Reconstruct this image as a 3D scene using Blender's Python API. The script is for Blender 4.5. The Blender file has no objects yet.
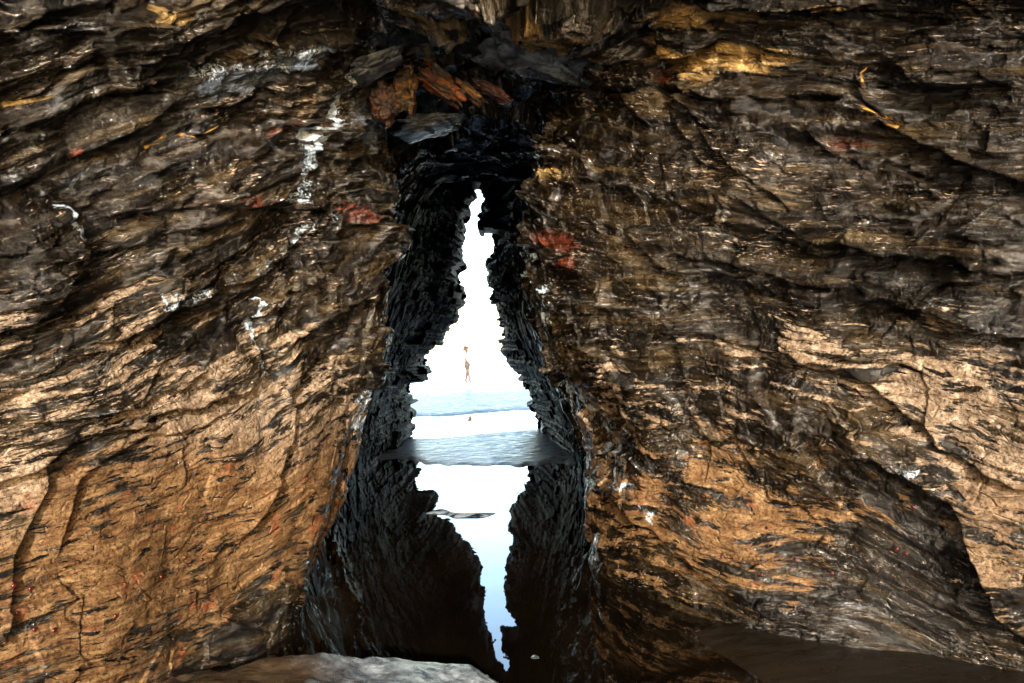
import bpy, bmesh, math, random
import numpy as np
rng = np.random.RandomState(7); random.seed(7)
C = bpy.context.scene.collection
sc = bpy.context.scene
F = 826.0; HZ = 345.0; EYE = 1.6            # focal length in px, horizon row, eye height (m)
ROLL = math.radians(3.25); CR, SR = math.cos(ROLL), math.sin(ROLL)     # the photographer held the camera slightly tilted
def lev(x, z): return x*CR+(z-EYE)*SR, EYE-x*SR+(z-EYE)*CR
def W(px, py, y):
    x, z = lev((px-512)/F*y, EYE+(HZ-py)/F*y); return (x, y, z)

# ------------------------------------------------------------------ noise
def _h(i, j, k, s):
    n = (i.astype(np.int64)*374761393 + j.astype(np.int64)*668265263 + k.astype(np.int64)*2147483647 + s*1274126177) & 0xffffffff
    n = ((n ^ (n >> 13))*1274126177) & 0xffffffff
    n = ((n ^ (n >> 16))*2246822519) & 0xffffffff
    return ((n ^ (n >> 15)) & 0xffffff)/float(0xffffff)
def vn(x, y, z, s=0):
    xi, yi, zi = np.floor(x), np.floor(y), np.floor(z)
    fx, fy, fz = x-xi, y-yi, z-zi
    fx, fy, fz = [f*f*f*(f*(f*6-15)+10) for f in (fx, fy, fz)]
    xi, yi, zi = xi.astype(np.int64), yi.astype(np.int64), zi.astype(np.int64)
    r = 0
    for a in (0, 1):
        for b in (0, 1):
            for c in (0, 1):
                r = r + _h(xi+a, yi+b, zi+c, s)*(fx if a else 1-fx)*(fy if b else 1-fy)*(fz if c else 1-fz)
    return r*2-1
def fbm(x, y, z, o=4, s=0):
    r = 0; a = 1; t = 0
    for i in range(o):
        r = r + a*vn(x, y, z, s+i); t += a; a *= .5; x = x*2.03+3.1; y = y*2.03+1.7; z = z*2.03+9.2
    return r/t
def worley(x, y, z, s=0):
    """nearest cell centre id value and a tilted plane value inside the cell"""
    xi, yi, zi = np.floor(x).astype(np.int64), np.floor(y).astype(np.int64), np.floor(z).astype(np.int64)
    best = np.full(x.shape, 9.); val = np.zeros(x.shape); sec = np.full(x.shape, 9.)
    for a in (-1, 0, 1):
        for b in (-1, 0, 1):
            for c in (-1, 0, 1):
                i, j, k = xi+a, yi+b, zi+c
                dx = i+.15+.7*_h(i, j, k, s)-x; dy = j+.15+.7*_h(i, j, k, s+1)-y; dz = k+.15+.7*_h(i, j, k, s+2)-z
                d = dx*dx+dy*dy+dz*dz
                m = d < best
                sec = np.where(m, best, np.minimum(sec, d)); best = np.where(m, d, best)
                v = (_h(i, j, k, s+3)*2-1) + dx*(_h(i, j, k, s+4)*2-1)*1.3 + dy*(_h(i, j, k, s+5)*2-1)*1.3 + dz*(_h(i, j, k, s+6)*2-1)*1.3
                val = np.where(m, v, val)
    return val, np.sqrt(sec)-np.sqrt(best)
def sstep(a, b, x):
    t = np.clip((x-a)/(b-a), 0, 1); return t*t*(3-2*t)

# ------------------------------------------------------------------ nodes
def new_mat(name):
    m = bpy.data.materials.new(name); m.use_nodes = True
    nt = m.node_tree; b = nt.nodes['Principled BSDF']; return m, nt, b
def N(nt, t, **k):
    n = nt.nodes.new(t)
    for a, v in k.items():
        if a.startswith('i_'):
            n.inputs[a[2:].replace('_', ' ')].default_value = v
        else: setattr(n, a, v)
    return n
def L(nt, a, b): nt.links.new(a, b)
def math_(nt, op, a, b=None, clamp=False):
    n = nt.nodes.new('ShaderNodeMath'); n.operation = op; n.use_clamp = clamp
    for i, v in enumerate((a, b)):
        if v is None: continue
        if isinstance(v, (int, float)): n.inputs[i].default_value = v
        else: nt.links.new(v, n.inputs[i])
    return n.outputs[0]
def mixc(nt, f, a, b, mode='MIX'):
    n = nt.nodes.new('ShaderNodeMix'); n.data_type = 'RGBA'; n.blend_type = mode
    for i, v in ((0, f), (6, a), (7, b)):
        if isinstance(v, (int, float)): n.inputs[i].default_value = v
        elif isinstance(v, tuple): n.inputs[i].default_value = (*v, 1)
        else: nt.links.new(v, n.inputs[i])
    return n.outputs[2]
def ramp(nt, fac, pts):
    n = nt.nodes.new('ShaderNodeValToRGB'); e = n.color_ramp.elements
    while len(e) < len(pts): e.new(.5)
    for q, (p, c) in zip(e, pts):
        q.position = p; q.color = (*c, 1) if isinstance(c, tuple) else (c, c, c, 1)
    nt.links.new(fac, n.inputs[0]); return n.outputs[0]
def noise(nt, vec, scale, detail=5, rough=.6, dist=0):
    n = N(nt, 'ShaderNodeTexNoise', i_Scale=scale, i_Detail=detail, i_Roughness=rough, i_Distortion=dist)
    nt.links.new(vec, n.inputs['Vector']); return n.outputs['Fac']

def attr(nt, nm):
    n = nt.nodes.new('ShaderNodeAttribute'); n.attribute_name = nm; return n.outputs['Fac']

def rock_material(name='wet_layered_rock', use_attr=True, base=None):
    m, nt, b = new_mat(name)
    tc = N(nt, 'ShaderNodeTexCoord').outputs['Object']
    # bedding coordinates: compressed across the strata
    sep = N(nt, 'ShaderNodeSeparateXYZ'); L(nt, tc, sep.inputs[0])
    x, y, z = sep.outputs
    w = attr(nt, 'bed') if use_attr else z
    w = math_(nt, 'ADD', w, math_(nt, 'MULTIPLY', noise(nt, tc, 2.5, 3), .06))
    cb = N(nt, 'ShaderNodeCombineXYZ'); L(nt, math_(nt, 'MULTIPLY', x, .7), cb.inputs[0]); L(nt, math_(nt, 'MULTIPLY', y, .6), cb.inputs[1]); L(nt, math_(nt, 'MULTIPLY', w, 3.2), cb.inputs[2])
    S = cb.outputs[0]
    cb2 = N(nt, 'ShaderNodeCombineXYZ'); L(nt, math_(nt, 'MULTIPLY', x, .8), cb2.inputs[0]); L(nt, math_(nt, 'MULTIPLY', y, .7), cb2.inputs[1]); L(nt, math_(nt, 'MULTIPLY', w, 9), cb2.inputs[2])
    S2 = cb2.outputs[0]
    n1 = noise(nt, S, 3.0, 8, .65); n2 = noise(nt, S2, 2.2, 7, .7); n3 = noise(nt, tc, 26, 6, .7)
    # dark rock
    dark = ramp(nt, math_(nt, 'ADD', math_(nt, 'MULTIPLY', n1, .5), math_(nt, 'MULTIPLY', n2, .5)),
                [(.38, (.0006, .0004, .0003)), (.48, (.0025, .0016, .0008)), (.54, (.009, .0058, .0025)), (.60, (.026, .0175, .008)), (.69, (.07, .05, .027))])
    if base: dark = mixc(nt, 1.0, dark, base, 'MULTIPLY')
    sp = noise(nt, S2, 10, 6, .75); sp2 = noise(nt, S, 1.7, 3, .5)
    fs = noise(nt, S, 26, 4, .8)
    fsm = math_(nt, 'MULTIPLY', math_(nt, 'SUBTRACT', math_(nt, 'ADD', fs, math_(nt, 'MULTIPLY', sp2, .3)), .80), 20, True)
    dark = mixc(nt, math_(nt, 'MULTIPLY', fsm, .85), dark, (.27, .205, .15))
    spm = math_(nt, 'MULTIPLY', math_(nt, 'SUBTRACT', math_(nt, 'ADD', sp, math_(nt, 'MULTIPLY', sp2, .35)), .825), 22, True)
    dark = mixc(nt, spm, dark, (.23, .165, .12))
    col = dark
    if use_attr:
        cov = attr(nt, 'cov'); warm = attr(nt, 'warm')
        # patch noise, stretched along the bedding
        pn = math_(nt, 'ADD', math_(nt, 'MULTIPLY', noise(nt, S, 4.5, 9, .68, .2), .55), math_(nt, 'MULTIPLY', noise(nt, S2, 3.2, 8, .72), .45))
        # noise is roughly in .3 - .7 : compare with the coverage
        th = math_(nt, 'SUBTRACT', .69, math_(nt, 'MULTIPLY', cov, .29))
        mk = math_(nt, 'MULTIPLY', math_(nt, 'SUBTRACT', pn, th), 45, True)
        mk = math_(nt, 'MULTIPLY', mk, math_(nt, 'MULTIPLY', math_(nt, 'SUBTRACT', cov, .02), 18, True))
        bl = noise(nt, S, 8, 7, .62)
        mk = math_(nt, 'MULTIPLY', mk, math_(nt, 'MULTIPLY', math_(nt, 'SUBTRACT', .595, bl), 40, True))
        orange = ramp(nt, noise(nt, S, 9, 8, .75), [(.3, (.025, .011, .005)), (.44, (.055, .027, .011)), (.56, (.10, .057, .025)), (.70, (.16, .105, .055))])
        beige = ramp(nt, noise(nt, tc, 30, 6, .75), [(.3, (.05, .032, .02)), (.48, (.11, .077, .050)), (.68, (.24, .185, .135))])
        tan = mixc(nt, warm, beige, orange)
        spk = ramp(nt, noise(nt, tc, 70, 4, .8), [(.40, .22), (.48, .9), (.6, 1.0), (.7, 1.3)])
        tan = mixc(nt, 1.0, tan, spk, 'MULTIPLY')
        redn = math_(nt, 'MULTIPLY', math_(nt, 'SUBTRACT', noise(nt, tc, 7, 4, .6), .60), 9, True)
        tan = mixc(nt, math_(nt, 'MULTIPLY', math_(nt, 'MULTIPLY', redn, warm), .55), tan, (.14, .025, .012))
        dark = mixc(nt, math_(nt, 'MULTIPLY', attr(nt, 'deep_shade'), .9), dark, (.0009, .0013, .002))  # shade of the far passage painted in as near-black rock colour
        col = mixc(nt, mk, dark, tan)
        for nm, c0, c1 in (('rust', (.008, .003, .0015), (.075, .017, .008)), ('gold', (.02, .01, .003), (.34, .22, .08)), ('yell', (.12, .04, .004), (.6, .33, .06)), ('slate', (.006, .008, .011), (.07, .09, .12))):
            a = attr(nt, nm)
            k = math_(nt, 'MULTIPLY', math_(nt, 'SUBTRACT', math_(nt, 'ADD', a, math_(nt, 'MULTIPLY', n2, 1.6)), 1.34), 3, True)
            cc = mixc(nt, math_(nt, 'MULTIPLY', math_(nt, 'SUBTRACT', noise(nt, S, 11, 6, .7), .35), 3.2, True), c0, c1)
            col = mixc(nt, math_(nt, 'MULTIPLY', k, .92), col, cc)
        wet_glint = math_(nt, 'MULTIPLY', math_(nt, 'SUBTRACT', math_(nt, 'ADD', math_(nt, 'MULTIPLY', attr(nt, 'wet'), .36), noise(nt, tc, 30, 7, .75, 1.0)), .765), 9, True)
        col = mixc(nt, math_(nt, 'MULTIPLY', wet_glint, .85), col, (.25, .31, .37))  # sky glints on the wet seams painted into the colour as pale blue
        dry = mk
    L(nt, col, b.inputs['Base Color'])
    # wetness
    rw = ramp(nt, noise(nt, tc, 5, 4, .6), [(.35, .06), (.65, .24)])
    if use_attr:
        rg = math_(nt, 'ADD', math_(nt, 'MULTIPLY', dry, .38), rw, True)
        rg = math_(nt, 'ADD', rg, math_(nt, 'MULTIPLY', attr(nt, 'deep_shade'), .3), True)
        gl = math_(nt, 'MULTIPLY', math_(nt, 'SUBTRACT', math_(nt, 'ADD', noise(nt, S, 13, 5, .7), math_(nt, 'MULTIPLY', noise(nt, tc, 1.6, 3), .3)), .665), 14, True)
        gl = math_(nt, 'MULTIPLY', gl, math_(nt, 'SUBTRACT', 1.0, dry), True)
        gl = math_(nt, 'MULTIPLY', gl, math_(nt, 'SUBTRACT', 1.0, attr(nt, 'deep_shade')), True)
        rg = math_(nt, 'MULTIPLY', rg, math_(nt, 'SUBTRACT', 1.0, math_(nt, 'MULTIPLY', gl, .45)))
        rg = math_(nt, 'MULTIPLY', rg, math_(nt, 'SUBTRACT', 1.0, math_(nt, 'MULTIPLY', wet_glint, .6)))
        L(nt, rg, b.inputs['Roughness'])
        L(nt, math_(nt, 'SUBTRACT', math_(nt, 'SUBTRACT', math_(nt, 'ADD', .17, math_(nt, 'MAXIMUM', math_(nt, 'MULTIPLY', gl, .8), math_(nt, 'MULTIPLY', wet_glint, .8))), math_(nt, 'MULTIPLY', attr(nt, 'deep_shade'), .163)), math_(nt, 'MULTIPLY', dry, .05)), b.inputs['Specular IOR Level'])
    else:
        L(nt, rw, b.inputs['Roughness'])
    # relief
    b1 = N(nt, 'ShaderNodeBump', i_Strength=.9, i_Distance=.03)
    if use_attr: calm = math_(nt, 'SUBTRACT', 1.0, math_(nt, 'MULTIPLY', attr(nt, 'deep_shade'), .75)); L(nt, math_(nt, 'MULTIPLY', calm, math_(nt, 'SUBTRACT', .9, math_(nt, 'MULTIPLY', dry, .80))), b1.inputs['Strength'])
    L(nt, n2, b1.inputs['Height'])
    b2 = N(nt, 'ShaderNodeBump', i_Strength=.9, i_Distance=.018)
    if use_attr: L(nt, math_(nt, 'MULTIPLY', calm, math_(nt, 'SUBTRACT', 1.0, math_(nt, 'MULTIPLY', dry, .55))), b2.inputs['Strength'])
    L(nt, n3, b2.inputs['Height']); L(nt, b1.outputs[0], b2.inputs['Normal'])
    vo = N(nt, 'ShaderNodeTexVoronoi', i_Scale=9.0, feature='DISTANCE_TO_EDGE'); L(nt, S, vo.inputs['Vector'])
    cr = ramp(nt, vo.outputs['Distance'], [(.0, 0.0), (.05, 1.0)])
    b3 = N(nt, 'ShaderNodeBump', i_Strength=.5, i_Distance=.012)
    L(nt, cr, b3.inputs['Height']); L(nt, b2.outputs[0], b3.inputs['Normal'])
    last = b3.outputs[0]
    if use_attr:
        b4 = N(nt, 'ShaderNodeBump', i_Strength=.5, i_Distance=.004)
        L(nt, mk, b4.inputs['Height']); L(nt, last, b4.inputs['Normal']); last = b4.outputs[0]
    L(nt, last, b.inputs['Normal'])
    return m

ROCK = rock_material()
ROCK2 = rock_material('wet_loose_rock', False)

def grid_mesh(name, P, mat, attrs=None, smooth=True):
    n, m = P.shape[:2]
    me = bpy.data.meshes.new(name)
    me.vertices.add(n*m); me.vertices.foreach_set('co', P.reshape(-1).astype(np.float32))
    idx = np.arange(n*m).reshape(n, m)
    q = np.stack([idx[:-1, :-1], idx[1:, :-1], idx[1:, 1:], idx[:-1, 1:]], -1).reshape(-1)
    nf = (n-1)*(m-1)
    me.loops.add(nf*4); me.loops.foreach_set('vertex_index', q.astype(np.int32))
    me.polygons.add(nf); me.polygons.foreach_set('loop_start', np.arange(0, nf*4, 4, dtype=np.int32))
    me.update(calc_edges=True)
    me.polygons.foreach_set('use_smooth', np.full(nf, smooth)); 
    for k, v in (attrs or {}).items():
        a = me.attributes.new(k, 'FLOAT', 'POINT'); a.data.foreach_set('value', v.reshape(-1).astype(np.float32))
    me.materials.append(mat); me.update()
    o = bpy.data.objects.new(name, me); C.objects.link(o); return o

# ------------------------------------------------------------------ cave: cross sections (left base -> crown -> right base)
MY = 15.2
def px14(l): return [((a-512)*MY/F, EYE+(HZ-b)*MY/F) for a, b in l]
mL = px14([(403, 455), (405, 437), (410, 420), (409, 382), (425, 380), (426, 358), (440, 338), (457, 316), (462, 285), (458, 262), (461, 240), (463, 222), (466, 205), (478, 190)])
mR = px14([(483, 187), (488, 193), (484, 208), (480, 232), (508, 234), (508, 243), (497, 245), (493, 265), (489, 268), (492, 300), (499, 322), (500, 342), (514, 364), (524, 378), (526, 396), (530, 410), (541, 422), (546, 440), (548, 455)])
def scaled(pts, k, cx=-.5): return [(cx+(x-cx)*k, -.3+(z+.3)*k) for x, z in pts]
SEC = [
 (-5.0, [(-4.2, -.4), (-4.2, 3), (-3.8, 5.6), (-2.4, 7.2), (0, 7.8)], [(0, 7.8), (2.6, 7.2), (4.2, 5.6), (4.8, 3), (4.8, -.4)]),  # sections behind the camera are unseen, added and narrowed to block sky light
 (-1, [(-3.5, -.4), (-3.6, 1.5), (-3.5, 3), (-3.1, 4.6), (-1.8, 5.8), (0, 6.2)], [(0, 6.2), (2, 5.8), (3.6, 4.6), (4.1, 3), (4.1, 1.5), (4.0, -.4)]),
 (1.5, [(-2.8, -.4), (-2.8, .8), (-2.85, 1.8), (-2.8, 2.8), (-2.3, 3.8), (-1.4, 4.7), (0, 5.0)], [(0, 5.0), (1.6, 4.7), (2.7, 3.8), (3.1, 2.8), (3.2, 1.8), (3.2, .8), (3.2, -.4)]),
 (3.0, [(-1.80, -.4), (-1.85, .5), (-1.9, 1.2), (-1.92, 1.8), (-1.9, 2.5), (-1.8, 3.1), (-1.3, 3.8), (0, 4.1)], [(0, 4.1), (1.2, 3.95), (1.9, 3.5), (2.2, 2.8), (2.2, 2.2), (2.25, 1.5), (2.35, .8), (2.55, -.4)]),
 (3.6, [(-1.6, -.4), (-1.62, .4), (-1.66, 1.2), (-1.62, 1.8), (-1.6, 2.4), (-1.52, 3.0), (-1.0, 3.5), (0, 3.7)], [(0, 3.7), (.9, 3.6), (1.5, 3.3), (1.75, 2.8), (1.72, 2.3), (1.75, 1.7), (1.85, 1.2), (2.05, .7), (2.3, .2), (2.4, -.4)]),
 (3.8, [(-1.57, -.4), (-1.56, .3), (-1.6, 1.0), (-1.55, 1.8), (-1.52, 2.4), (-1.46, 2.95), (-.95, 3.45), (0, 3.65)], [(0, 3.65), (.85, 3.55), (1.4, 3.25), (1.62, 2.8), (1.55, 2.3), (1.55, 1.7), (1.68, 1.2), (1.92, .7), (2.15, .3), (2.2, -.4)]),
 (4.2, [(-1.5, -.4), (-1.46, .1), (-1.5, .6), (-1.42, 1.2), (-1.4, 1.8), (-1.36, 2.4), (-1.3, 2.9), (-.8, 3.4), (0, 3.55)], [(0, 3.55), (.7, 3.45), (1.15, 3.15), (1.28, 2.7), (1.12, 2.2), (1.1, 1.7), (1.2, 1.2), (1.4, .8), (1.42, .35), (1.15, 0), (1.12, -.4)]),
 (4.9, [(-1.22, -.4), (-1.2, .05), (-1.16, .3), (-1.15, .6), (-1.12, 1.1), (-1.1, 1.7), (-1.08, 2.2), (-1.05, 2.8), (-.95, 3.2), (-.6, 3.5), (0, 3.6)], [(0, 3.6), (.6, 3.5), (.85, 3.2), (.62, 2.8), (.45, 2.2), (.48, 1.7), (.6, 1.3), (.8, .9), (.8, .5), (.84, .1), (.86, -.4)]),
 (5.8, [(-1.52, -.4), (-1.45, 0), (-1.25, .4), (-1.09, .7), (-.98, 1.2), (-.92, 1.7), (-.85, 2.3), (-.82, 2.8), (-.86, 3.1), (-.85, 3.35), (-.5, 3.6), (-.1, 3.66)], [(-.1, 3.66), (.35, 3.6), (.3, 3.3), (.1, 2.8), (.06, 2.2), (.16, 1.75), (.34, 1.35), (.56, 1.0), (.64, .78), (.56, .6), (.52, .46), (.57, .25), (.56, -.05), (.56, -.4)]),
 (7.5, [(-1.9, -.4), (-1.75, .5), (-1.6, 1.2), (-1.35, 2), (-1.2, 2.7), (-1.1, 3.2), (-.9, 3.6), (-.5, 3.72), (-.1, 3.75)], [(-.1, 3.75), (.4, 3.65), (.36, 3.3), (.24, 2.8), (.18, 2.2), (.32, 1.7), (.5, 1.2), (.72, .7), (.8, .2), (.8, -.4)]),
 (10.4, [(-1.95, -.4), (-1.95, .3), (-1.9, .9), (-1.75, 1.5), (-1.5, 2.1), (-1.3, 2.8), (-1.1, 3.4), (-.85, 3.72), (-.3, 3.76)], [(-.3, 3.76), (.3, 3.74), (.38, 3.3), (.2, 2.7), (.14, 2.2), (.2, 1.7), (.4, 1.2), (.6, .8), (.8, .4), (.88, -.4)]),
 (10.75, [(-1.97, -.4), (-1.95, .3), (-1.9, .9), (-1.75, 1.5), (-1.5, 2.1), (-1.3, 2.8), (-1.15, 3.6), (-.95, 4.4), (-.4, 4.7)], [(-.4, 4.7), (.2, 4.4), (.3, 3.4), (.15, 2.7), (.1, 2.2), (.2, 1.7), (.4, 1.2), (.6, .8), (.8, .4), (.9, -.4)]),
 (12.9, [(-1.95, -.4), (-1.9, .9), (-1.7, 1.5), (-1.4, 2.1), (-1.15, 2.8), (-1.1, 3.6), (-.95, 4.5), (-.5, 4.8)], [(-.5, 4.8), (-.1, 4.5), (-.05, 3.4), (-.15, 2.7), (-.12, 2.2), (0, 1.7), (.3, 1.2), (.5, .8), (.65, .4), (.75, -.4)]),
 (14.8, mL, mR), (15.6, mL, mR),
 (16.4, scaled(mL, 1.12), scaled(mR, 1.12)),
 (17.0, scaled(mL, 1.9), scaled(mR, 1.9)),
 (18.0, scaled(mL, 3.2), scaled(mR, 3.2)),
]
SEC = [(y, [lev(*p) for p in l], [lev(*p) for p in q]) for y, l, q in SEC]
MH = 700
def resamp(pts, n):
    p = np.array(pts, float); d = np.r_[0, np.cumsum(np.hypot(*np.diff(p, axis=0).T))]; t = np.linspace(0, d[-1], n)
    return np.stack([np.interp(t, d, p[:, 0]), np.interp(t, d, p[:, 1])], 1)
keys = np.array([s[0] for s in SEC])
def boxs(a, k, ax):
    if k < 2: return a
    pad = [(0, 0)]*a.ndim; pad[ax] = (k, k); b = np.pad(a, pad, mode='edge')
    c = np.cumsum(b, axis=ax); sl = lambda s, e: tuple(slice(None) if i != ax else slice(s, e) for i in range(a.ndim))
    n = a.shape[ax]
    return (c[sl(2*k-k//2, 2*k-k//2+n)]-c[sl(k-k//2, k-k//2+n)])/k
ks = []
for yk, l, r in SEC:
    q = np.concatenate([resamp(l, MH), resamp(r, MH)[1:]])
    if not (14.5 < yk < 15.8):
        q0, q1 = q[0].copy(), q[-1].copy()
        for _ in range(2): q = boxs(q, 50, 0)
        q[0] = q0; q[-1] = q1
    ks.append(q)
ks = np.array(ks)                                     # keys x M x 2
ys = np.r_[np.linspace(-5, 1.5, 60)[:-1], np.linspace(1.5, 2.8, 90)[:-1], np.linspace(2.8, 6.4, 780)[:-1], np.linspace(6.4, 10.2, 190)[:-1], np.linspace(10.2, 16.2, 280)[:-1], np.linspace(16.2, 18, 40)]
M = ks.shape[1]
X = np.empty((len(ys), M)); Z = np.empty_like(X)
# interpolate on a uniform fine axis, smoothed, then sampled
fine = np.linspace(-5, 18, 2301)
for j0 in range(0, M, 200):
    for T, c in ((X, 0), (Z, 1)):
        A = np.stack([np.interp(fine, keys, ks[:, j, c]) for j in range(j0, min(j0+200, M))], 1)
        B = boxs(boxs(A, 36, 0), 36, 0)
        k = sstep(9.6, 10.2, fine)[:, None]; A = B*(1-k)+A*k
        i = (ys+5)/23*2300; i0 = np.clip(np.floor(i).astype(int), 0, 2299); f = (i-i0)[:, None]
        T[:, j0:j0+A.shape[1]] = A[i0]*(1-f)+A[i0+1]*f
Y = np.repeat(ys[:, None], M, 1)
def normals(X, Y, Z):
    P = np.stack([X, Y, Z], -1)
    du = np.gradient(P, axis=0); dv = np.gradient(P, axis=1)
    n = np.cross(du, dv); n /= np.linalg.norm(n, axis=-1, keepdims=True)+1e-9
    return n
Nn = normals(X, Y, Z)
mid = M//2
if (Nn[300, mid, 2]) > 0: Nn = -Nn                     # point into the cave (crown normal points down)
yy = np.maximum(Y, .3)
def view(X, Y, Z): return 512+(X*CR-(Z-EYE)*SR)/Y*F, HZ-(X*SR+(Z-EYE)*CR)/Y*F
BX, BY = view(X, yy, Z)                 # bearing coordinates of the undisturbed face, used to lay out ledges and stains

# ---- relief
near = 1-sstep(9.5, 13.2, Y)
sidew = sstep(-.3, .3, X)
# bedding height: the beds thin towards the cave mouth, climb inwards on the left wall and sag on the right one
fan = EYE+(Z-EYE)*4/np.clip(Y, 3, 6.5)
bedL = -(.75-.55*sstep(2.2, 3.1, Z))*(X+1.5)
bedR = .12*X+.30*sstep(.3, 1.3, X)*sstep(1.7, .3, Z)+.34*sstep(1.45, 2.5, X)*sstep(2.2, .4, Z)
bed0 = fan+bedL*(1-sidew)+bedR*sidew
lowf = fbm(X*.9, Y*.9, Z*.9, 3, 11)
Wc = bed0+.07*lowf+.012*vn(X*4, Y*4, Z*4, 5)
U = Y*.85+np.abs(X)*.7+.05*vn(X*6, Y*6, Z*6, 15)
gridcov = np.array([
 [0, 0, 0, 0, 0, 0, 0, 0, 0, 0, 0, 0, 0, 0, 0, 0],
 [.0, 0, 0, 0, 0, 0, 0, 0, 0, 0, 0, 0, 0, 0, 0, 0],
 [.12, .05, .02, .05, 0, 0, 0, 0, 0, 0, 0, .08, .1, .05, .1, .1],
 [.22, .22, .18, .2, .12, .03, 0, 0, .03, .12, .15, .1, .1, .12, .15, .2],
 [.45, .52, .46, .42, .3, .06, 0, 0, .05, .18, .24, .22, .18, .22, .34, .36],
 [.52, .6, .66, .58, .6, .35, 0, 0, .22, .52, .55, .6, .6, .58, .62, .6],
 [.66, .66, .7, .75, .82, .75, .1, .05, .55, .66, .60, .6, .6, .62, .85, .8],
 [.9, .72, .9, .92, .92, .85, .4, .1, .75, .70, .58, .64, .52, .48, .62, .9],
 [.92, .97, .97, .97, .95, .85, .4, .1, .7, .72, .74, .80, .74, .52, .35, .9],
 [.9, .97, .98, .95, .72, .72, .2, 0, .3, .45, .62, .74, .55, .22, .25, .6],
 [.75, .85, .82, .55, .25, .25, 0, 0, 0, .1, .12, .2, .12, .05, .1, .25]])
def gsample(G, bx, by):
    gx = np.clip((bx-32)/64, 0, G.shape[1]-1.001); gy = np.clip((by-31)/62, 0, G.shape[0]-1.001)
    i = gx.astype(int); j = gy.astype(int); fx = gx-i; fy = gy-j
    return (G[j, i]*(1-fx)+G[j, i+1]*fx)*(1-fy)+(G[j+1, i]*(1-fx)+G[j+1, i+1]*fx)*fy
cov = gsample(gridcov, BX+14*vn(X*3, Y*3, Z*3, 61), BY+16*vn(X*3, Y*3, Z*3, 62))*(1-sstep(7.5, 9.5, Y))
warm = np.clip(sstep(395, 500, BY+25*vn(X*2, Y*2, Z*2, 71)) - .8*sstep(60, 10, BX)*sstep(560, 500, BY) - .5*sstep(880, 960, BX), 0, 1)
smoothz = np.maximum(sstep(.45, .85, cov), .9*sstep(455, 525, BY))                        # sea-worn lower faces
R = 1-.86*smoothz
D = .11*lowf*near + .035*fbm(X*2.7, Y*2.7, Z*2.7, 4, 21)*(.4+.6*near)
for T, Lb, A, s in ((.37, 1.5, .075, 31), (.15, .8, .045, 32), (.055, .45, .020, 33), (.021, .3, .008, 34)):
    w = Wc/T+.15*vn(X*1.5, Y*1.5, Z*1.5, s); li = np.floor(w); fr = w-li
    bi = np.floor(U/Lb+_h(li.astype(np.int64), li.astype(np.int64)*0, li.astype(np.int64)*0, s)*5)
    hv = _h(li.astype(np.int64), bi.astype(np.int64), (X > 0).astype(np.int64), s+5)
    D += A*(.55+.45*near)*(hv-.5+.45*(fr-.5)*hv)*(R if T < .3 else (.5+.5*R))
wv, we = worley(X*2.6+.3*lowf, Y*2.2, Wc*5.5, 41)
D += .055*wv*R*(.35+.65*near)*(1-.5*sstep(7.5, 9, Y))
wv2, we2 = worley(X*8, Y*6, Wc*16, 42)
D += .013*wv2*R
D += .009*fbm(X*16, Y*16, Z*22, 4, 51)*(.4+.6*R)
# long ribs on the worn lower right face
D += .007*smoothz*np.sin(6.28*(Wc*9+.8*vn(X*2, Y*2, Z*2, 52)))*sidew*near
# drip ribs running down under the ledges
ribm = sstep(190, 225, BY)*sstep(330, 290, BY)*np.maximum(sstep(330, 250, BX), sstep(820, 900, BX))*near
D += .05*ribm*(np.abs(vn(U*6.5+.8*Z, Z*1.1, U*0, 53))-.25)
ribm2 = sstep(380, 410, BY)*sstep(520, 470, BY)*np.maximum(sstep(120, 60, BX), sstep(880, 930, BX))*near
D += .04*ribm2*(np.abs(vn(U*6+Z*2.5, Z*1.2, U*0, 54))-.25)
# ceiling: hanging slabs
ceil = sstep(.75, .95, -Nn[..., 2])*near
wv3, we3 = worley(X*2.2+Y*.5, Y*1.6-X*.4, Z*1.0, 43)
D += ceil*.11*wv3

# ---- major ledges
def poly_sd(pts, bx, by):
    best = np.full(bx.shape, 1e9); side = np.zeros(bx.shape); endf = np.ones(bx.shape)
    n = len(pts)-1
    for i in range(n):
        ax, ay = pts[i]; qx, qy = pts[i+1]
        vx, vy = qx-ax, qy-ay; l2 = vx*vx+vy*vy
        t = ((bx-ax)*vx+(by-ay)*vy)/l2; tc = np.clip(t, 0, 1)
        d = np.hypot(bx-ax-vx*tc, by-ay-vy*tc); m = d < best
        best = np.where(m, d, best); side = np.where(m, np.sign((bx-ax)*vy-(by-ay)*vx), side)
        g = (i+tc)/n; endf = np.where(m, g, endf)
        out = m & (((i == 0) & (t < 0)) | ((i == n-1) & (t > 1)))
        endf = np.where(out, -1, endf)
    return best*side, endf
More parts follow.
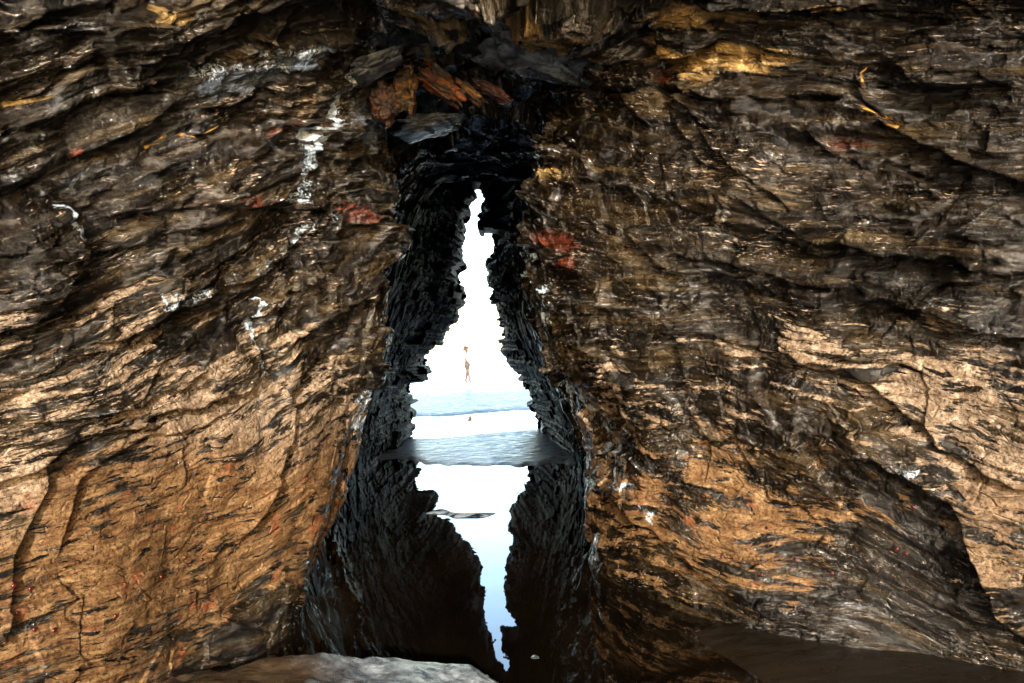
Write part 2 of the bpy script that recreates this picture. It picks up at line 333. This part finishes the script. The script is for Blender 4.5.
# (points left to right, amplitude m, decay px): stone above the line stands proud of the stone below
LEDGES = [
 ([(-40, 345), (0, 330), (32, 308), (58, 275), (72, 235), (76, 200)], .10, 70),
 ([(-40, 498), (0, 480), (60, 444), (110, 428), (165, 410), (232, 392), (250, 375), (262, 340)], .07, 45),
 ([(-40, 660), (2, 640), (12, 590), (12, 560), (36, 505), (42, 480), (40, 455), (80, 420)], .035, 40),
 ([(60, 560), (72, 500), (78, 478), (130, 440), (200, 425), (240, 405)], .03, 30),
 ([(235, 560), (262, 500), (285, 440), (290, 410), (278, 385), (262, 365), (262, 330)], .06, 34),
 ([(215, 560), (245, 530), (265, 500), (270, 470)], .04, 30),
 ([(60, 350), (130, 330), (200, 300), (260, 270), (300, 245), (335, 215)], .05, 40),
 ([(100, 215), (200, 205), (290, 208), (330, 206)], .07, 26),
 ([(0, 268), (60, 262), (150, 235), (250, 215)], .04, 30),
 ([(60, 15), (100, 55), (125, 90), (145, 95)], .07, 50),
 ([(150, 90), (170, 60), (190, 20)], .06, 40),
 ([(340, 150), (370, 105), (385, 60), (392, 20)], .08, 40),
 ([(700, 225), (760, 232), (830, 245), (900, 255), (960, 262), (1060, 282)], .10, 50),
 ([(858, 262), (862, 286), (880, 300), (930, 308), (980, 325), (1060, 345)], .09, 45),
 ([(640, 255), (720, 262), (800, 285), (850, 290)], .04, 30),
 ([(820, 440), (880, 452), (930, 470), (965, 500), (985, 545), (1020, 600), (1060, 640)], .10, 55),
 ([(770, 350), (850, 372), (900, 400), (960, 440), (1060, 500)], .05, 40),
 ([(560, 320), (620, 335), (700, 335), (800, 360)], .03, 25),
 ([(600, 430), (650, 440), (760, 445), (860, 440)], .035, 25),
 ([(590, 470), (640, 520), (700, 575), (770, 618), (860, 640)], .06, 45),
 ([(640, 60), (690, 105), (720, 150), (760, 190), (800, 215)], .05, 40),
 ([(850, 60), (868, 105), (905, 135), (960, 165), (1060, 195)], .07, 40),
 ([(540, 60), (610, 90), (660, 85), (740, 100), (860, 95)], .06, 40),
 ([(395, 28), (440, 48), (500, 40), (560, 22), (600, 35), (640, 60)], .10, 40),
 ([(680, 12), (760, 8), (840, 12), (880, 6)], .08, 20),
 ([(462, 150), (500, 148), (560, 160)], .05, 20),
 ([(530, 180), (600, 185), (680, 205), (760, 210)], .04, 30),
 ([(300, 215), (320, 255), (330, 285), (250, 300)], .04, 25),
]
vis = sstep(1.8, 2.6, Y)*(1-sstep(8.5, 9.5, Y))
for pts, A, dec in LEDGES:
    x0 = min(p[0] for p in pts)-2*dec-20; x1 = max(p[0] for p in pts)+2*dec+20; y0 = min(p[1] for p in pts)-3.5*dec; y1 = max(p[1] for p in pts)+3.5*dec
    m = (BX > x0) & (BX < x1) & (BY > y0) & (BY < y1) & (vis > 0)
    if not m.any(): continue
    jit = 5*vn(X[m]*9, Y[m]*9, Z[m]*9, 81)
    sd, e = poly_sd(pts, BX[m], BY[m]+jit)
    up = sstep(-1.2, 1.2, sd)*np.exp(-np.abs(sd)/dec)-.35*sstep(1.2, -1.2, sd)*np.exp(-np.abs(sd)/(dec*.4))
    ef = np.where(e < 0, 0, sstep(0, .12, e)*sstep(1, .88, e))
    D[m] += A*up*ef*vis[m]
# keep the mouth outline crisp
D *= 1-.45*sstep(8, 9.5, Y)-.4*sstep(13.8, 14.6, Y)
for _t, _a, _s in ((.34, .16, 58), (.13, .13, 59), (.055, .06, 60)):
    _w = (Z+.03*vn(X*2, Y*.7, Z*2, 57))/_t; _li = np.floor(_w).astype(np.int64)
    D += _a*(_h(_li, np.floor(Y*.45+_li*.37).astype(np.int64), (X > -.4).astype(np.int64), _s)-.5)*sstep(10.5, 14, Y)*sstep(17.5, 16.5, Y)
X2, Y2, Z2 = X+Nn[..., 0]*D, Y+Nn[..., 1]*D, Z+Nn[..., 2]*D
P = np.stack([X2, Y2, Z2], -1)

# ---- stains, painted glints and shade
_bx, _by = BX.copy(), BY.copy()
BX = BX+16*fbm(X*5, Y*4, Wc*14, 4, 131); BY = BY+10*fbm(X*5, Y*4, Wc*14, 4, 132)
def blob(cx, cy, rx, ry, rot=0):
    a = math.radians(rot); u = (BX-cx)*math.cos(a)+(BY-cy)*math.sin(a); v = -(BX-cx)*math.sin(a)+(BY-cy)*math.cos(a)
    return np.exp(-((u/rx)**2+(v/ry)**2)**1.3)*(Y > 1.5)
def line(pts, r):
    sd, e = poly_sd(pts, BX, BY); return np.exp(-(sd/r)**2)*np.where(e < 0, 0, 1)*(Y > 1.5)
rust = np.zeros_like(X); gold = rust.copy(); yell = rust.copy(); slate = rust.copy()
for a in ((555, 238, 24, 16, 15), (568, 265, 12, 16, 0), (845, 140, 32, 8, -5), (460, 85, 40, 14, 25), (385, 100, 14, 22, 0), (80, 152, 12, 6, 0), (480, 165, 60, 12, 0), (355, 215, 25, 14, 0), (660, 80, 14, 14, 0), (300, 130, 40, 5, -15)): rust = np.maximum(rust, blob(*a))
for a in ((520, 18, 75, 20, -8), (440, 38, 40, 9, 5), (700, 20, 70, 14, 0), (605, 50, 25, 14, 20), (830, 8, 30, 10, 0), (412, 88, 12, 22, 0), (450, 80, 40, 9, 40), (30, 98, 30, 6, 0), (165, 20, 28, 9, 0), (430, 10, 60, 12, 0), (680, 60, 50, 20, 20), (545, 175, 20, 6, 0), (740, 60, 60, 16, 0)): gold = np.maximum(gold, blob(*a))
yell = np.maximum(line([(862, 66), (868, 85), (866, 92)], 2.2), line([(874, 100), (880, 115), (896, 126), (908, 134)], 3.2))
yell = np.maximum(yell, line([(160, 150), (190, 138), (215, 130), (245, 122)], 2))
yell *= .75+.5*vn(X*14, Y*14, Z*14, 151)
for a in ((545, 52, 60, 15, 12), (250, 85, 70, 16, -8), (315, 60, 50, 12, -15), (400, 50, 40, 12, 20), (430, 100, 40, 12, 0), (380, 120, 30, 40, 0)): slate = np.maximum(slate, blob(*a))
wet = np.zeros_like(X)  # wet seams, carrying gloss and the painted sky glints
for pl, rr in (([(392, 5), (375, 60), (350, 95), (325, 140), (305, 170), (300, 205)], 9), ([(270, 60), (320, 55), (370, 45)], 9), ([(180, 80), (240, 75), (300, 72)], 9), ([(400, 262), (396, 300), (380, 340), (370, 380), (362, 430)], 9),
               ([(330, 212), (300, 240), (262, 270), (215, 290), (150, 305)], 9), ([(262, 300), (258, 350), (262, 420), (268, 450)], 7), ([(330, 540), (322, 575), (316, 603)], 8),
               ([(530, 255), (545, 310), (548, 345), (540, 372)], 5), ([(565, 378), (590, 420), (605, 455), (640, 500), (655, 520)], 5), ([(590, 480), (586, 510)], 9), ([(602, 535), (592, 560), (590, 580)], 7),
               ([(870, 452), (930, 462)], 7), ([(460, 176), (545, 176)], 3), ([(405, 30), (440, 42), (480, 44)], 5), ([(60, 200), (70, 250), (40, 310)], 6)):
    wet = np.maximum(wet, line(pl, rr*.9)*(.85+.4*vn(X*5, Y*5, Z*5, 140)))
wet *= vis; deep_shade = sstep(7.5, 9.5, Y)  # passage shade, carried as darkening of the wall colour
rust = np.maximum(rust, .72*blob(225, 202, 70, 7, -4)); rust *= vis; gold *= vis; slate *= vis
AT = dict(cov=cov, warm=warm, rust=rust, gold=gold, yell=yell, slate=slate, wet=wet, deep_shade=deep_shade, bed=Wc)
def sub(a, b, name):
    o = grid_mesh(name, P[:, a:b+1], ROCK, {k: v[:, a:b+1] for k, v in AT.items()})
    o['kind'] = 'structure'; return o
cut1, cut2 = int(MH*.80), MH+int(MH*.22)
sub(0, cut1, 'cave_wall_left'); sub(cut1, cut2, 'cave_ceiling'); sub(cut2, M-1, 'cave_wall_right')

PX, PY = view(X2, np.maximum(Y2, .3), Z2)
def surf(px, py, r=4):
    m = (Y2 > 1.5) & (np.abs(PX-px) < r) & (np.abs(PY-py) < r)
    ii = np.argwhere(m)
    if not len(ii): return None
    k = ii[np.argmin(Y2[m])]; return P[k[0], k[1]], Nn[k[0], k[1]]

# ------------------------------------------------------------------ ground
def ground_h(x, y):
    h = -.09+.0*x
    wob = .05*vn(x*.9, y*.35, x*0, 91)
    bar = sstep(10.35, 11.3, y+.5*x+.45*vn(x*1.7, y*.5, x*0, 92)+.12*vn(x*7, y, x*0, 98))*(1-sstep(14.6, 15.2, y-.25*np.clip(x+1.8, 0, 9)-.2*vn(x*1.5, y, x*0, 93)))
    h = h+.118*bar
    be = sstep(19.0, 20.2, y+.5*vn(x*1.2, y*.3, x*0, 94))
    h = h+be*(.13+.008*np.clip(y-18, 0, 40)*0)
    isl = np.exp(-(((x+.60)/.46)**2)**2-(((y-8.0+.25*(x+.6)+.12*vn(x*5, y, x*0, 97))/.17)**2))
    h = h+.118*isl
    # scour near the camera on the right: brown sand just breaking the water
    h = h+(.014*fbm(x*1.2, y*1.6, x*0, 4, 95)+.012*wob)
    h = h+.125*sstep(6.2, 4.4, y-.6*x+.5*vn(x*1.5, y*1.5, x*0, 96))*sstep(-.1, 1.5, x+.35*vn(x*1.2, y*1.6, x*0, 196)+.12*vn(x*5, y*5, x*0, 197))
    h = h-.9*sstep(240, 420, y)
    return h
gy = np.r_[np.linspace(-14, 2, 40)[:-1], np.linspace(2, 9, 420)[:-1], np.linspace(9, 21, 420)[:-1], np.geomspace(21, 900, 160)]
gu = np.linspace(-1, 1, 260)
gx = np.sign(gu)*(np.abs(gu)*3+np.abs(gu)**6*600)
GX, GY = np.meshgrid(gx, gy)
GZ = ground_h(GX, GY)
GZ += .006*fbm(GX*6, GY*9, GX*0, 3, 99)*sstep(1, 3, GY)
msand, nt, b = new_mat('wet_sand')
tc = N(nt, 'ShaderNodeTexCoord').outputs['Object']
mp = N(nt, 'ShaderNodeMapping'); mp.inputs['Scale'].default_value = (.6, 1.6, 1); L(nt, tc, mp.inputs[0])
sn = noise(nt, mp.outputs[0], 2.2, 8, .68); sn2 = noise(nt, mp.outputs[0], 9, 6, .7)
sep = N(nt, 'ShaderNodeSeparateXYZ'); L(nt, tc, sep.inputs[0])
far = math_(nt, 'MULTIPLY', math_(nt, 'SUBTRACT', sep.outputs[1], 27), .09, True)  # sunlit beach painted pale far out, leaving the cliff-shaded band dark
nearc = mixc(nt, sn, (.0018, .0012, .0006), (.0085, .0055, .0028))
midc = ramp(nt, sn2, [(.42, (.003, .004, .006)), (.47, (.025, .031, .04)), (.54, (.10, .115, .135))])  # blue-grey tones put sky sheen and shade into the sand colour
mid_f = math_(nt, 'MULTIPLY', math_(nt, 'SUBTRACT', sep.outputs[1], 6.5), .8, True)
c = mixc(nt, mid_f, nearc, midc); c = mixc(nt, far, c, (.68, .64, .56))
L(nt, c, b.inputs['Base Color'])
L(nt, ramp(nt, sn2, [(.35, .2), (.65, .55)]), b.inputs['Roughness'])
dryf = math_(nt, 'MULTIPLY', math_(nt, 'SUBTRACT', sep.outputs[1], 9), .8, True)
L(nt, math_(nt, 'SUBTRACT', .28, math_(nt, 'MULTIPLY', dryf, .18)), b.inputs['Specular IOR Level'])
bb = N(nt, 'ShaderNodeBump', i_Strength=.35, i_Distance=.02); L(nt, sn2, bb.inputs['Height']); L(nt, bb.outputs[0], b.inputs['Normal'])
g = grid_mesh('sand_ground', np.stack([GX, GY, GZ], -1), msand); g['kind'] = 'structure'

mw, nt, b = new_mat('shallow_water')
b.inputs['Base Color'].default_value = (.016, .0105, .006, 1); b.inputs['Roughness'].default_value = .015; b.inputs['IOR'].default_value = 1.42
tc = N(nt, 'ShaderNodeTexCoord').outputs['Object']
mp = N(nt, 'ShaderNodeMapping'); mp.inputs['Scale'].default_value = (1, .45, 1); L(nt, tc, mp.inputs[0])
bb = N(nt, 'ShaderNodeBump', i_Strength=.12, i_Distance=.01); L(nt, noise(nt, mp.outputs[0], 5, 3, .5), bb.inputs['Height']); L(nt, bb.outputs[0], b.inputs['Normal'])
murk = ramp(nt, noise(nt, mp.outputs[0], 1.4, 6, .6), [(.35, (.0009, .0006, .0004)), (.65, (.0035, .0022, .0012))]); L(nt, murk, b.inputs['Base Color'])
wx, wy = np.meshgrid(np.linspace(-600, 600, 13), np.r_[-14, 0, 5, 10, 20, 40, 100, 300, 900, 3000])
wt = grid_mesh('water', np.stack([wx*np.where(wy > 300, 6, 1), wy, wx*0-.0], -1), mw); wt['kind'] = 'structure'

# ------------------------------------------------------------------ loose rocks
def tag(o, label, cat, group=None):
    o['label'] = label; o['category'] = cat
    if group: o['group'] = group
    return o
def boulder(name, loc, size, seed, mat, rough=.22, sub=5, flat=0.0):
    bm = bmesh.new(); bmesh.ops.create_icosphere(bm, subdivisions=sub, radius=1)
    v = np.array([p.co[:] for p in bm.verts])
    wv, _ = worley(v[:, 0]*1.6+seed, v[:, 1]*1.6, v[:, 2]*1.9, seed)
    r = 1+rough*wv*.6+rough*fbm(v[:, 0]*2+seed, v[:, 1]*2, v[:, 2]*2, 4, seed)
    r += .04*fbm(v[:, 0]*8, v[:, 1]*8, v[:, 2]*12, 3, seed+3)
    v = np.sign(v)*np.abs(v)**(1-flat*.45)
    v = v*r[:, None]*np.array(size)
    for p, q in zip(bm.verts, v): p.co = q
    for f in bm.faces: f.smooth = True
    me = bpy.data.meshes.new(name); bm.to_mesh(me); bm.free(); me.materials.append(mat)
    o = bpy.data.objects.new(name, me); C.objects.link(o); o.location = loc; return o

# sea-smoothed rock at the bottom of the frame
mfr, nt, b = new_mat('wet_smooth_rock')
tc = N(nt, 'ShaderNodeTexCoord').outputs['Object']
c = ramp(nt, noise(nt, tc, 3, 8, .65), [(.35, (.006, .004, .0025)), (.5, (.018, .012, .007)), (.65, (.04, .027, .016))])
c_sheen = ramp(nt, noise(nt, tc, 6, 8, .7), [(.38, (.012, .014, .016)), (.5, (.06, .07, .08)), (.62, (.16, .18, .20))])  # sky sheen on the right of the hump, painted into its colour
sx = N(nt, 'ShaderNodeSeparateXYZ'); L(nt, tc, sx.inputs[0])
c = mixc(nt, math_(nt, 'MULTIPLY', math_(nt, 'ADD', math_(nt, 'ADD', sx.outputs[0], 1.05), math_(nt, 'MULTIPLY', math_(nt, 'SUBTRACT', sx.outputs[1], 3.7), .9)), 2.6, True), c, c_sheen)
L(nt, c, b.inputs['Base Color']); b.inputs['Specular IOR Level'].default_value = .8
L(nt, ramp(nt, noise(nt, tc, 8, 4, .6), [(.35, .12), (.65, .34)]), b.inputs['Roughness'])
bb = N(nt, 'ShaderNodeBump', i_Strength=.7, i_Distance=.02); L(nt, noise(nt, tc, 14, 7, .65), bb.inputs['Height']); L(nt, bb.outputs[0], b.inputs['Normal'])
fx, fy = np.meshgrid(np.linspace(-1.83, .07, 330), np.linspace(2.7, 4.25, 240))
crest = -.05*np.minimum(fx, 0)+np.interp(fx+.08, [-1.7, -1.45, -1.2, -1.0, -.88, -.7, -.55, -.38, -.2, -.05, .1], [.02, .10, .16, .175, .20, .15, .165, .14, .10, .05, -.08])
yc = 3.82+.05*vn(fx*3, fx*0, fx*0, 4)
prof = np.where(fy > yc, np.clip(1-((fy-yc)/.30)**2, -.6, 1), 1-.10*(yc-fy)-.5*sstep(.7, 1.2, yc-fy))
fz = crest*prof+.055*fbm(fx*3+fy*2, fy*3, fx*0, 5, 8)-.02
rid = np.abs(vn(fx*3-fy*3.2, fy*2.2+fx, fx*0, 17)); fz += .03*(1-rid)*sstep(0, .1, fz)-.012
fr_ = grid_mesh('sea_worn_rock', np.stack([fx, fy, fz], -1), mfr)
# skirt the edge down below the sand
me = fr_.data; bm = bmesh.new(); bm.from_mesh(me)
ed = [e for e in bm.edges if e.is_boundary]; r_ = bmesh.ops.extrude_edge_only(bm, edges=ed)
nv = [v for v in r_['geom'] if isinstance(v, bmesh.types.BMVert)]
for v in nv: v.co.z = -.35
bm.to_mesh(me); bm.free()
tag(fr_, 'smooth wet brown rock hump rising from the pool nearest the camera', 'rock')

BR = [(W(388, 436, 14.9), (.16, .16, .13), 'small black seaweed-dark boulder at the foot of the left jamb of the opening'),
      (W(376, 441, 13.9), (.13, .13, .10), 'wet rock lump on the pool edge beside the left wall, nearest of the pair'),
      (W(398, 428, 15.3), (.14, .14, .16), 'upright dark rock leaning against the left jamb above the far pool'),
      (W(552, 436, 14.4), (.20, .18, .20), 'dark boulder at the foot of the right jamb beside the far pool')]
for i, (l, s, lab) in enumerate(BR):
    o = boulder('boulder', (l[0], l[1], s[2]*.5), s, 5+i, ROCK2, sub=4); tag(o, lab, 'boulder', 'boulders at the foot of the opening')

# slabs jammed in the roof crack
def cmat(name, c0, c1, rl=.2, rh=.4):
    m, nt, b = new_mat(name); tc = N(nt, 'ShaderNodeTexCoord').outputs['Object']
    mp = N(nt, 'ShaderNodeMapping'); mp.inputs['Scale'].default_value = (1, 1, 4); L(nt, tc, mp.inputs[0])
    n = noise(nt, mp.outputs[0], 7, 8, .7)
    L(nt, mixc(nt, math_(nt, 'MULTIPLY', math_(nt, 'SUBTRACT', n, .45), 5.5, True), c0, c1), b.inputs['Base Color'])
    L(nt, ramp(nt, noise(nt, tc, 6, 4), [(.35, rl), (.65, rh)]), b.inputs['Roughness'])
    bb = N(nt, 'ShaderNodeBump', i_Strength=.9, i_Distance=.02); L(nt, noise(nt, mp.outputs[0], 14, 8, .7), bb.inputs['Height']); L(nt, bb.outputs[0], b.inputs['Normal'])
    return m
MS = cmat('pale_slate', (.015, .02, .03), (.12, .15, .19)); MO = cmat('orange_rock', (.006, .003, .0015), (.19, .055, .012)); MG = cmat('golden_rock', (.012, .007, .003), (.24, .12, .035)); MR = cmat('red_brown_rock', (.008, .004, .003), (.07, .015, .008))
SL = [('rock_slab', 430, 127, 6.1, (.22, .22, .035), (0, -8, 4), MS, 'pale blue-grey slab jutting out under the roof above the dark opening'),
      ('rock_slab', 545, 52, 5.15, (.32, .22, .05), (-20, 14, 0), MS, 'broad blue-grey slab in the roof under the golden overhang'),
      ('rock_block', 407, 88, 5.3, (.055, .09, .13), (0, 6, 0), MG, 'upright golden block in the roof crack, left end of the orange row'),
      ('rock_block', 440, 84, 5.35, (.14, .10, .06), (0, 38, 0), MO, 'orange slanting block in the middle of the roof crack'),
      ('rock_block', 466, 90, 5.5, (.13, .08, .035), (0, 40, 0), MG, 'thin tan slanting block beside the orange one in the roof'),
      ('rock_block', 492, 92, 5.6, (.13, .08, .03), (0, 30, 0), MR, 'dark red slanting sliver of rock, right end of the roof crack row'),
      ('rock_block', 384, 100, 5.2, (.07, .08, .10), (0, -10, 0), MR, 'rust brown block hanging left of the golden block'),
      ('rock_block', 376, 66, 4.9, (.16, .12, .04), (0, -22, 0), MS, 'bluish wet ledge block above the rust brown block')]
for i, (nm, px, py, y, s, rot, mt, lab) in enumerate(SL):
    o = boulder(nm, W(px, py, y+.10), [q*1.05 for q in s], 30+i, mt, rough=.42, sub=5, flat=.6)
    o.rotation_euler = [math.radians(a) for a in rot]
    tag(o, lab, 'rock', 'loose slabs and blocks wedged in the cave roof' if py < 200 else None)

# ------------------------------------------------------------------ beadlet anemones
ma, nt, b = new_mat('anemone_red'); b.inputs['Base Color'].default_value = (.028, .002, .002, 1); b.inputs['Roughness'].default_value = .2
AN = [(17, 588, 'beside the overhanging left edge'), (33, 586, 'second from the left edge'), (17, 609, 'lowest by the left edge'), (38, 630, 'in the dark hollow low on the left'), (57, 630, 'beside the hollow low on the left'), (119, 613, 'alone in the middle of the orange face'), (165, 580, 'under the dark furrows of the left wall'), (205, 560, 'near the curved rim of the left wall'),
      (764, 526, 'upper one on the golden right face'), (718, 553, 'leftmost on the golden right face'), (758, 572, 'lowest of the left cluster on the right wall'), (792, 562, 'alone in the middle of the right face'), (829, 570, 'beside the dark ribs of the right wall'), (897, 545, 'on the dark band of the right wall'), (903, 551, 'close below the dark band one'), (955, 550, 'rightmost on the ribbed lower wall'), (910, 510, 'highest on the right wall')]
am = None
for px, py, t in AN:
    q = surf(px, py)
    if q is None: continue
    if am is None:
        bm = bmesh.new(); bmesh.ops.create_icosphere(bm, subdivisions=3, radius=.009)
        for v in bm.verts:
            v.co.z = max(v.co.z*.75, -.004)
            rr = math.hypot(v.co.x, v.co.y)
            if v.co.z > .005 and rr < .006: v.co.z -= .004*(1-rr/.006)
        for f in bm.faces: f.smooth = True
        am = bpy.data.meshes.new('sea_anemone'); bm.to_mesh(am); bm.free(); am.materials.append(ma)
    o = bpy.data.objects.new('sea_anemone', am); C.objects.link(o)
    from mathutils import Vector
    o.location = Vector(q[0])+Vector(q[1])*.002; o.rotation_euler = Vector(q[1]).to_track_quat('Z', 'Y').to_euler()
    tag(o, 'dark red closed sea anemone '+t, 'anemone', 'red anemones on the cave walls')

# ------------------------------------------------------------------ person on the beach
def skin_body(name, verts, edges, rad, mat, parent=None, lvl=2):
    me = bpy.data.meshes.new(name); me.from_pydata(verts, edges, []); me.materials.append(mat)
    o = bpy.data.objects.new(name, me); C.objects.link(o)
    s = o.modifiers.new('s', 'SKIN')
    for i, r in enumerate(rad):
        sv = me.skin_vertices[0].data[i]; sv.radius = (r if isinstance(r, tuple) else (r, r)); sv.use_root = (i == 0)
    o.modifiers.new('u', 'SUBSURF').levels = lvl; o.modifiers['u'].render_levels = lvl
    dg = bpy.context.evaluated_depsgraph_get(); m2 = bpy.data.meshes.new_from_object(o.evaluated_get(dg))
    for p in m2.polygons: p.use_smooth = True
    if not m2.materials: m2.materials.append(mat)
    o.modifiers.clear(); o.data = m2
    if parent: o.parent = parent
    return o
def pm(name, c, r=.7):
    m, nt, b = new_mat(name); b.inputs['Roughness'].default_value = r
    tc = N(nt, 'ShaderNodeTexCoord').outputs['Object']
    L(nt, mixc(nt, noise(nt, tc, 20, 3), tuple(v*.85 for v in c), c), b.inputs['Base Color']); return m
sk = pm('skin', (.16, .09, .05), .5)
sv = [(0, 0, .93), (0, 0, 1.12), (0, 0, 1.36), (0, -.01, 1.46), (0, -.01, 1.53), (0, -.015, 1.62), (0, -.01, 1.70),
      (.09, 0, .90), (.10, .06, .50), (.10, .16, .12), (.10, .07, .035), (-.09, 0, .90), (-.10, -.10, .49), (-.10, -.14, .09), (-.10, -.26, .035),
      (.18, 0, 1.38), (.24, .09, 1.12), (.25, .02, .88), (.25, -.02, .78), (-.18, 0, 1.38), (-.24, -.05, 1.12), (-.24, -.20, .95), (-.24, -.27, .88)]
se = [(0, 1), (1, 2), (2, 3), (3, 4), (4, 5), (5, 6), (0, 7), (7, 8), (8, 9), (9, 10), (0, 11), (11, 12), (12, 13), (13, 14), (2, 15), (15, 16), (16, 17), (17, 18), (2, 19), (19, 20), (20, 21), (21, 22)]
sr = [(.15, .11), (.13, .10), (.16, .10), .055, .055, .085, .06, .085, .058, .04, .035, .085, .058, .04, .035, .055, .042, .033, .03, .055, .042, .033, .03]
body = skin_body('person', sv, se, sr, sk)
shirt = skin_body('shirt', [(0, 0, .98), (0, 0, 1.14), (0, 0, 1.38), (0, 0, 1.46), (.19, 0, 1.39), (.23, .07, 1.20), (-.19, 0, 1.39), (-.23, -.03, 1.20)], [(0, 1), (1, 2), (2, 3), (2, 4), (4, 5), (2, 6), (6, 7)], [(.165, .13), (.15, .12), (.18, .12), .07, .075, .06, .075, .06], pm('white_cloth', (.75, .72, .68)), body)
shorts = skin_body('shorts', [(0, 0, .96), (0, 0, .86), (.10, .01, .80), (.105, .04, .62), (-.10, -.01, .80), (-.105, -.07, .62)], [(0, 1), (1, 2), (2, 3), (1, 4), (4, 5)], [(.165, .125), (.15, .12), .105, .09, .105, .09], pm('khaki_cloth', (.08, .065, .04)), body)
hair = skin_body('hair', [(0, .02, 1.68), (0, .0, 1.73), (0, .06, 1.60)], [(0, 1), (0, 2)], [.095, .06, .06], pm('brown_hair', (.10, .06, .04)), body)
py_ = 36.0; body.location = ((466-512)/F*py_, py_, float(ground_h(np.array([-2.]), np.array([py_]))[0])); body.scale = (.9, .9, .9); body.rotation_euler = (0, 0, math.radians(70))
tag(body, 'distant person in white shirt and khaki shorts striding across the bright beach', 'person')

# ------------------------------------------------------------------ light, sky, camera
EL, AZ = 15.0, 6.0        # sun behind the camera, slightly to the right, in place of a camera flash
sun = bpy.data.lights.new('sun', 'SUN'); sun.energy = 2.35; sun.angle = math.radians(.6); sun.color = (1, .94, .85)
so = bpy.data.objects.new('sun', sun); C.objects.link(so)
dv = Vector((math.sin(math.radians(AZ))*math.cos(math.radians(EL)), -math.cos(math.radians(AZ))*math.cos(math.radians(EL)), math.sin(math.radians(EL))))
so.rotation_euler = dv.to_track_quat('Z', 'Y').to_euler()
wld = bpy.data.worlds.new('World'); sc.world = wld; wld.use_nodes = True; nt = wld.node_tree
sky = nt.nodes.new('ShaderNodeTexSky'); sky.sky_type = 'NISHITA'; sky.sun_disc = False
sky.sun_elevation = math.radians(EL); sky.sun_rotation = math.atan2(dv.x, dv.y)
sky.dust_density = 1.8; sky.air_density = 1.0; sky.ozone_density = 1.0
bg = nt.nodes['Background']; nt.links.new(sky.outputs[0], bg.inputs[0]); bg.inputs[1].default_value = .15
cd = bpy.data.cameras.new('camera'); co = bpy.data.objects.new('camera', cd); C.objects.link(co); sc.camera = co
cd.sensor_width = 36; cd.lens = F/1024*36; cd.clip_end = 8000; cd.clip_start = .05
co.location = (0, 0, EYE); co.rotation_euler = (math.radians(90), ROLL, 0); cd.shift_y = (HZ-341.5)/1024
sc.view_settings.view_transform = 'Standard'; sc.view_settings.look = 'None'; sc.view_settings.exposure = 3.0; sc.view_settings.gamma = 1
sc.cycles.max_bounces = 5; sc.cycles.diffuse_bounces = 3; sc.cycles.glossy_bounces = 3
sc.render.resolution_x = 1024; sc.render.resolution_y = 683
